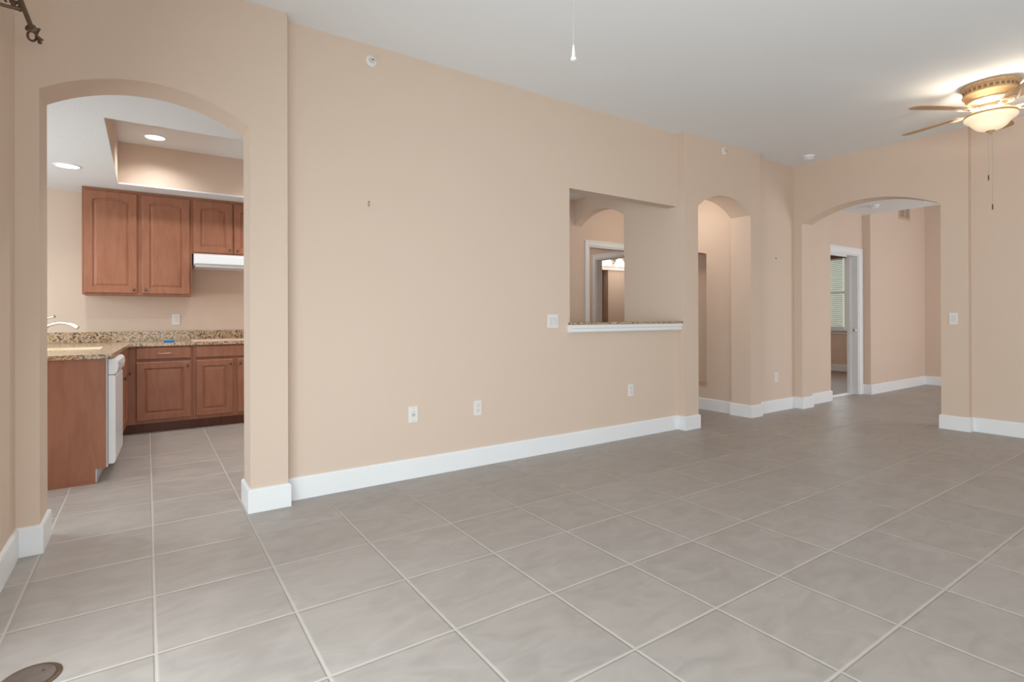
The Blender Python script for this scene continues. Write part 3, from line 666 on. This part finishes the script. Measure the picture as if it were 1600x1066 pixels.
# ------------------------------------------------------------------ kitchen
def outline(x0, x1, z0, z1, rise, n=12):
    top = [(x1, z1)] if rise == 0 else []
    if rise == 0:
        top = [(x1 + (x0-x1)*i/n, z1) for i in range(n+1)]
    else:
        a = arc_pts(x0, x1, z1-rise, rise, n); top = a[::-1]
    return [(x0, z0), (x1, z0)] + top
def door_mesh(x0, x1, z0, z1, yf, arched=False, stile=0.062, flat=False, T=lambda p: p, th=0.019):
    """raised-panel door whose front is at yf, facing -y"""
    n = 12; bm = B(); loops = []
    def add(pts, y): loops.append([bm.verts.new(T((p[0], y, p[1]))) for p in pts])
    rise = 0.030 if arched else 0
    add(outline(x0, x1, z0, z1, 0, n), yf+th); add(outline(x0, x1, z0, z1, 0, n), yf+0.004)
    add(outline(x0+0.005, x1-0.005, z0+0.005, z1-0.005, 0, n), yf)
    if not flat:
        s = stile
        add(outline(x0+s, x1-s, z0+s, z1-s, rise, n), yf)
        add(outline(x0+s+0.004, x1-s-0.004, z0+s+0.004, z1-s-0.004, rise, n), yf+0.009)
        add(outline(x0+s+0.010, x1-s-0.010, z0+s+0.010, z1-s-0.010, rise, n), yf+0.010)
        add(outline(x0+s+0.032, x1-s-0.032, z0+s+0.032, z1-s-0.032, rise*0.9, n), yf+0.003)
    for a, b2 in zip(loops[:-1], loops[1:]):
        for i in range(len(a)):
            j = (i+1) % len(a); bm.faces.new([a[i], a[j], b2[j], b2[i]])
    bm.faces.new(loops[-1]); bm.faces.new(loops[0][::-1])
    return bm
def knob(parent, x, y, z, T=lambda p: p):
    bm = B(); lathe(bm, [(0.005, y), (0.005, y-0.012), (0.010, y-0.016), (0.011, y-0.022), (0.007, y-0.027)], (x, 0, z), 14, 'y')
    for v in bm.verts:
        v.co.z = z + (v.co.z - z)*1.7; v.co = Vector(T(tuple(v.co)))
    return obj('knob', bm, BRONZE, parent, smooth=True)

# wall cabinets
def wall_unit(x0, x1, z0, doors, label, yf=6.78):
    t = empty('upper_cabinet', ((x0+x1)/2, 6.95, z0), label, 'cabinet', None)
    b_ = B(); box(b_, x0, x1, yf+0.020, 7.11, z0, KC-0.002)
    obj('carcass', b_, MAPLE, t, bevel=0.002)
    b_ = B(); zt = KC-0.002
    box(b_, x0, x0+0.035, yf, yf+0.019, z0, zt); box(b_, x1-0.035, x1, yf, yf+0.019, z0, zt)
    mid = (doors[0][1]+doors[1][0])/2
    for (p, q) in ((x0+0.035, mid-0.04), (mid+0.04, x1-0.035)):
        box(b_, p, q, yf, yf+0.019, z0, z0+0.03); box(b_, p, q, yf, yf+0.019, zt-0.04, zt)
    box(b_, mid-0.04, mid+0.04, yf, yf+0.019, z0, zt)
    obj('face_frame', b_, MAPLE, t)
    for (d0, d1_, kx) in doors:
        dr = obj('door', door_mesh(d0, d1_, z0+0.018, 2.440, yf-0.0195, True), MAPLE, t)
        knob(dr, kx, yf-0.0195, z0+0.055)
    return t
wall_unit(-0.533, 0.405, 1.397, ((-0.512, -0.085, -0.112), (-0.041, 0.383, -0.012)), 'tall brown maple wall cabinet with two arched-panel doors')
wall_unit(0.405, 1.180, 1.860, ((0.423, 0.797, 0.770), (0.817, 1.160, 0.845)), 'short brown maple wall cabinet above the white range hood')
t = empty('range_hood', (0.79, 6.9, 1.70), 'white range hood under the short brown wall cabinet', 'range hood')
b_ = B(); pts = [(7.11, 1.858), (6.72, 1.858), (6.655, 1.835), (6.645, 1.745), (6.665, 1.735), (7.11, 1.735)]
prism(b_, pts, 'x', 0.418, 1.17); obj('canopy', b_, APPL, t, bevel=0.006)
obj('lower_lip', box(B(), 0.432, 1.155, 6.68, 7.10, 1.712, 1.735), APPL, t, bevel=0.004)

# base cabinets of the back run
YF = 6.50
def base_unit(x0, x1, label, doors, drawers, filler=False):
    t = empty('base_cabinet', ((x0+x1)/2, 6.8, 0), label, 'cabinet')
    obj('carcass', box(B(), x0, x1, YF+0.001, 7.086, 0.10, 0.875), MAPLE, t)
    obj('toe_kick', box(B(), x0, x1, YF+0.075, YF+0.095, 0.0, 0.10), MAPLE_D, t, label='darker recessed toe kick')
    for (d0, d1_, kx) in doors:
        dr = obj('door', door_mesh(d0, d1_, 0.134, 0.715, YF-0.0195, False), MAPLE, t)
        if kx is not None: knob(dr, kx, YF-0.0195, 0.668)
    for (d0, d1_, hx) in drawers:
        dr = obj('drawer', door_mesh(d0, d1_, 0.745, 0.858, YF-0.0195, flat=True), MAPLE, t)
        if hx is not None:
            bm = B(); tube(bm, [(hx-0.060, YF-0.018, 0.801), (hx-0.058, YF-0.040, 0.803), (hx, YF-0.046, 0.800), (hx+0.058, YF-0.040, 0.803), (hx+0.060, YF-0.018, 0.801)], 0.0048, 8)
            obj('handle', bm, NICKEL, dr, smooth=True)
base_unit(-0.215, 0.392, 'brown base cabinet with one drawer and door below the back counter', ((-0.090, 0.375, 0.347),), ((-0.090, 0.375, 0.142),))
base_unit(0.394, 1.185, 'brown base cabinet by the right arch jamb, under the cooktop', ((0.421, 0.766, 0.742), (0.812, 1.165, 0.836)), ((0.421, 1.165, None),))

# peninsula run: its front leans slightly, as in the kitchen itself
SK = 0.042
def SH(p): return (p[0] + SK*(p[1]-4.76), p[1], p[2])
def sheared(bm):
    for v in bm.verts: v.co = Vector(SH(tuple(v.co)))
    return bm
t = empty('peninsula_cabinet', (-0.70, 5.3, 0), 'brown maple peninsula cabinet with plain end panel beside the dishwasher', 'cabinet')
ep = [(-1.20, 0.0), (-0.302, 0.0), (-0.302, 0.10), (-0.243, 0.10), (-0.243, 0.876), (-1.20, 0.876)]
obj('end_panel', prism(B(), ep, 'y', 4.755, 4.773), MAPLE, t, bevel=0.0015)
b_ = B(); box(b_, -0.265, -0.241, 4.752, 4.756, 0.10, 0.876); box(b_, -1.20, -0.304, 4.747, 4.755, 0.0, 0.018); obj('edge_trim', b_, MAPLE, t)
obj('back_panel', box(B(), -1.20, -1.18, 4.773, 7.086, 0.0, 0.876), MAPLE, t)
obj('sink_base', sheared(box(B(), -1.18, -0.245, 5.40, 5.42, 0.10, 0.876)), MAPLE, t)
obj('side_front', sheared(box(B(), -0.262, -0.245, 5.42, 6.44, 0.10, 0.876)), MAPLE, t)
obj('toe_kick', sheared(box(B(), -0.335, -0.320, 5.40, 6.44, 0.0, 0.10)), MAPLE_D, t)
for (p, q, kk) in ((5.45, 5.92, 5.89), (5.94, 6.40, 6.37)):
    def TR(pt, p=p): # turn a -y facing door to face +x
        return SH((-0.2255 - (pt[1]), pt[0], pt[2]))
    dr = obj('door', door_mesh(p, q, 0.134, 0.86, 0.0, False, T=TR), MAPLE, t)
    knob(dr, kk, 0.0, 0.62, T=TR)

# dishwasher
t = empty('dishwasher', (-0.5, 5.08, 0), 'white dishwasher in the peninsula, seen edge-on', 'dishwasher')
obj('tub', sheared(box(B(), -0.80, -0.235, 4.779, 5.388, 0.10, 0.872)), APPL, t)
b_ = B(); pts = [(-0.232, 0.118), (-0.200, 0.118), (-0.190, 0.135), (-0.190, 0.735), (-0.199, 0.752), (-0.232, 0.752)]
obj('door', sheared(prism(B(), pts, 'y', 4.785, 5.382)), APPL, t, bevel=0.003)
pts = [(-0.232, 0.756), (-0.196, 0.756), (-0.180, 0.772), (-0.174, 0.81), (-0.178, 0.848), (-0.192, 0.866), (-0.232, 0.868)]
cp = obj('control_panel', sheared(prism(B(), pts, 'y', 4.785, 5.382)), APPL, t, bevel=0.003)
b_ = B()
for k in range(6): box(b_, -0.1745, -0.1715, 4.86+k*0.035, 4.88+k*0.035, 0.80, 0.806)
for k in range(4): box(b_, -0.1745, -0.1715, 4.86+k*0.035, 4.867+k*0.035, 0.815, 0.835)
obj('buttons', sheared(b_), APPL_G, cp)
obj('kick_plate', sheared(box(B(), -0.320, -0.296, 4.776, 5.388, 0.0, 0.10)), APPL, t, bevel=0.002)

# countertop: L shape with a sink cut-out, and backsplash
t = empty('countertop', (0, 6.5, 0.876), 'speckled tan granite L-shaped kitchen countertop on the brown base cabinets', 'countertop')
b_ = B(); zc0, zc1 = 0.876, 0.906
sx0, sx1, sy0, sy1 = -0.86, -0.315, 5.46, 5.86
for (a, c, d, e) in ((-1.24, -0.205, 4.727, sy0), (-1.24, sx0, sy0, sy1), (sx1, -0.205, sy0, sy1), (-1.24, -0.205, sy1, 6.47)):
    sub = B(); box(sub, a, c, d, e, zc0, zc1)
    for v in sub.verts:
        if abs(v.co.x + 0.205) < 1e-4: v.co.x += SK*0.9*(v.co.y-4.76)
    me_ = bpy.data.meshes.new('tmp'); sub.to_mesh(me_); sub.free(); b_.from_mesh(me_); bpy.data.meshes.remove(me_)
box(b_, -1.24, 1.20, 6.47, 7.109, zc0, zc1)
obj('slab', b_, GRAN, t)
tag(obj('backsplash', box(B(), -1.24, 1.20, 7.088, 7.109, zc1, 1.014), GRAN, bevel=0.003, origin=(0, 7.1, zc1)), 'low speckled granite backsplash along the kitchen back wall', 'backsplash')
t = empty('kitchen_sink', (-0.6, 5.66, 0.70), 'cream-coloured drop-in kitchen sink in the peninsula counter', 'sink')
b_ = B(); zb_ = 0.70; zt_ = zc1+0.004; e = 0.0015; wt = 0.014
box(b_, sx0+e, sx0+wt, sy0+e, sy1-e, zb_, zt_); box(b_, sx1-wt, sx1-e, sy0+e, sy1-e, zb_, zt_)
box(b_, sx0+wt, sx1-wt, sy0+e, sy0+wt, zb_, zt_); box(b_, sx0+wt, sx1-wt, sy1-wt, sy1-e, zb_, zt_); box(b_, sx0+wt, sx1-wt, sy0+wt, sy1-wt, zb_, zb_+0.01)
obj('basin', b_, STEEL, t)
obj('drain', lathe(B(), [(0.04, zb_+0.008), (0.038, zb_+0.012), (0.03, zb_+0.010)], (-0.6, 5.66, 0), 20), NICKEL, t, smooth=True)
# faucet
fx, fy = -0.745, 5.93
t = empty('faucet', (fx, fy, zc1), 'brushed nickel arched faucet over the kitchen sink', 'faucet')
obj('body', lathe(B(), [(0.030, zc1), (0.028, zc1+0.012), (0.020, zc1+0.03), (0.019, zc1+0.13), (0.022, zc1+0.16), (0.012, zc1+0.185)], (fx, fy, 0), 20), NICKEL, t, smooth=True)
pts = [(fx, fy, 1.030), (-0.715, 5.89, 1.072), (-0.680, 5.86, 1.098), (-0.640, 5.83, 1.115), (-0.600, 5.805, 1.123), (-0.560, 5.785, 1.120), (-0.525, 5.765, 1.108), (-0.497, 5.75, 1.092), (-0.478, 5.74, 1.078)]
obj('spout', tube(B(), pts, [0.014, 0.0135, 0.013, 0.0125, 0.0125, 0.013, 0.0145, 0.0165, 0.0175], 12), NICKEL, t, smooth=True)
obj('lever', tube(B(), [(fx, fy, 1.085), (-0.735, 5.91, 1.130), (-0.700, 5.87, 1.155), (-0.634, 5.81, 1.176)], [0.012, 0.010, 0.009, 0.012], 10), NICKEL, t, smooth=True)

# cooktop and the small blue thing on the counter
t = empty('cooktop', (0.80, 6.72, zc1), 'pale flat cooktop cover set in the back counter', 'cooktop')
obj('plate', box(B(), 0.400, 1.15, 6.510, 7.02, zc1, zc1+0.012), COOK, t, bevel=0.004)
t = empty('sponge', (0.190, 6.66, zc1), 'small blue sponge lying on the back counter', 'sponge')
obj('pad', box(B(), 0.143, 0.237, 6.635, 6.695, zc1, zc1+0.016), BLUE, t, bevel=0.005)
obj('scrub_layer', box(B(), 0.143, 0.237, 6.635, 6.695, zc1+0.016, zc1+0.025), CYAN, t, bevel=0.003, label='lighter blue top layer')

# recessed kitchen lights
def downlight(x, y, z, label, power):
    t = empty('recessed_light', (x, y, z), label, 'ceiling light', 'round recessed lights in the kitchen ceiling')
    obj('trim_ring', lathe(B(), [(0.098, z), (0.097, z-0.004), (0.082, z-0.006), (0.080, z-0.001)], (x, y, 0), 40, cap=False), TRIM, t, smooth=True)
    obj('lens', lathe(B(), [(0.081, z-0.0035), (0.060, z-0.0045), (0.02, z-0.005)], (x, y, 0), 40), LENS, t, smooth=True)
    d = bpy.data.lights.new('downlight', 'SPOT'); d.energy = power; d.color = (1.0, 0.98, 0.95); d.spot_size = math.radians(140); d.spot_blend = 0.8; d.shadow_soft_size = 0.07
    o = bpy.data.objects.new('downlight', d); COL.objects.link(o); o.location = (x, y, z-0.012)
downlight(-0.566, 5.965, KC, 'round recessed light in the flat kitchen ceiling, left one', 42)
downlight(0.066, 6.15, 2.89, 'round recessed light inside the raised kitchen ceiling tray', 38)
downlight(1.35, 6.15, 2.89, 'added second recessed light in the kitchen ceiling tray, hidden by the arch jamb', 84)  # this and the next two are added, unseen, to brighten the kitchen
downlight(0.70, 4.85, 2.89, 'added near recessed light in the kitchen ceiling tray, hidden by the arch', 115)
downlight(-1.50, 4.60, KC, 'added recessed light over the breakfast nook, hidden behind the left wall', 34)

# bathroom vanity light and mirror ledge
t = empty('vanity_light', (7.5, 7.45, 2.13), 'bright scalloped glass vanity light beyond the pass-through', 'light fixture')
for i, xx in enumerate((7.17, 7.52, 7.87)):
    bm = B(); seg = 24; rings = []
    for (r, z) in ((0.035, 2.27), (0.085, 2.235), (0.125, 2.175), (0.150, 2.125)):
        rings.append([bm.verts.new((xx + r*(1+0.06*math.cos(6*2*PI*k/seg))*math.cos(2*PI*k/seg), 7.34 + 0.55*r*math.sin(2*PI*k/seg), z + 0.008*math.cos(6*2*PI*k/seg)*(r/0.15))) for k in range(seg)])
    for p, q in zip(rings[:-1], rings[1:]):
        for k in range(seg):
            j = (k+1) % seg; bm.faces.new([p[k], p[j], q[j], q[k]])
    bm.faces.new(rings[0][::-1])
    obj('glass_shade', bm, VANG, t, smooth=True)
obj('back_bar', box(B(), 7.05, 8.0, 7.47, 7.5, 2.20, 2.26), NICKEL, t, bevel=0.004)
b_ = B()
for xx in (7.17, 7.52, 7.87): tube(b_, [(xx, 7.47, 2.23), (xx, 7.40, 2.28), (xx, 7.34, 2.27)], 0.008, 8)
obj('arms', b_, NICKEL, t)
d = bpy.data.lights.new('vanity_bulb', 'POINT'); d.energy = 12; d.color = (1.0, 0.90, 0.80); d.shadow_soft_size = 0.08
o = bpy.data.objects.new('vanity_bulb', d); COL.objects.link(o); o.location = (7.6, 6.75, 1.95)
b_ = B(); box(b_, 7.0, 9.2, 7.46, 7.5, 2.055, 2.10); box(b_, 7.0, 9.2, 7.45, 7.5, 2.10, 2.112); struct('trim_bathroom_rail', b_, TRIM, bevel=0.003)
# added ceiling lamps that brighten the passage, lobby and den
def added_lamp(x, y, z, p, label):
    t = empty('added_ceiling_lamp', (x, y, z), label, 'ceiling light')
    obj('lamp_base', lathe(B(), [(0.11, z), (0.11, z-0.02), (0.10, z-0.025)], (x, y, 0), 32), TRIM, t, smooth=True)
    obj('lamp_shade', lathe(B(), [(0.14, z-0.025), (0.135, z-0.05), (0.09, z-0.085), (0.02, z-0.10)], (x, y, 0), 32), VANG, t, smooth=True)
    d = bpy.data.lights.new('added_lamp_bulb', 'POINT'); d.energy = p; d.color = (1.0, 0.93, 0.84); d.shadow_soft_size = 0.12
    o = bpy.data.objects.new('added_lamp_bulb', d); COL.objects.link(o); o.location = (x, y, z-0.32)
added_lamp(5.10, 4.20, HC, 8, 'added dome ceiling lamp of the narrow passage, out of view behind the arch')
added_lamp(4.9, 6.9, 2.62, 11, 'added dome ceiling lamp in the lobby behind the passage door')
added_lamp(9.6, 5.0, 2.62, 16, 'added dome ceiling lamp in the den beyond the far doorway')
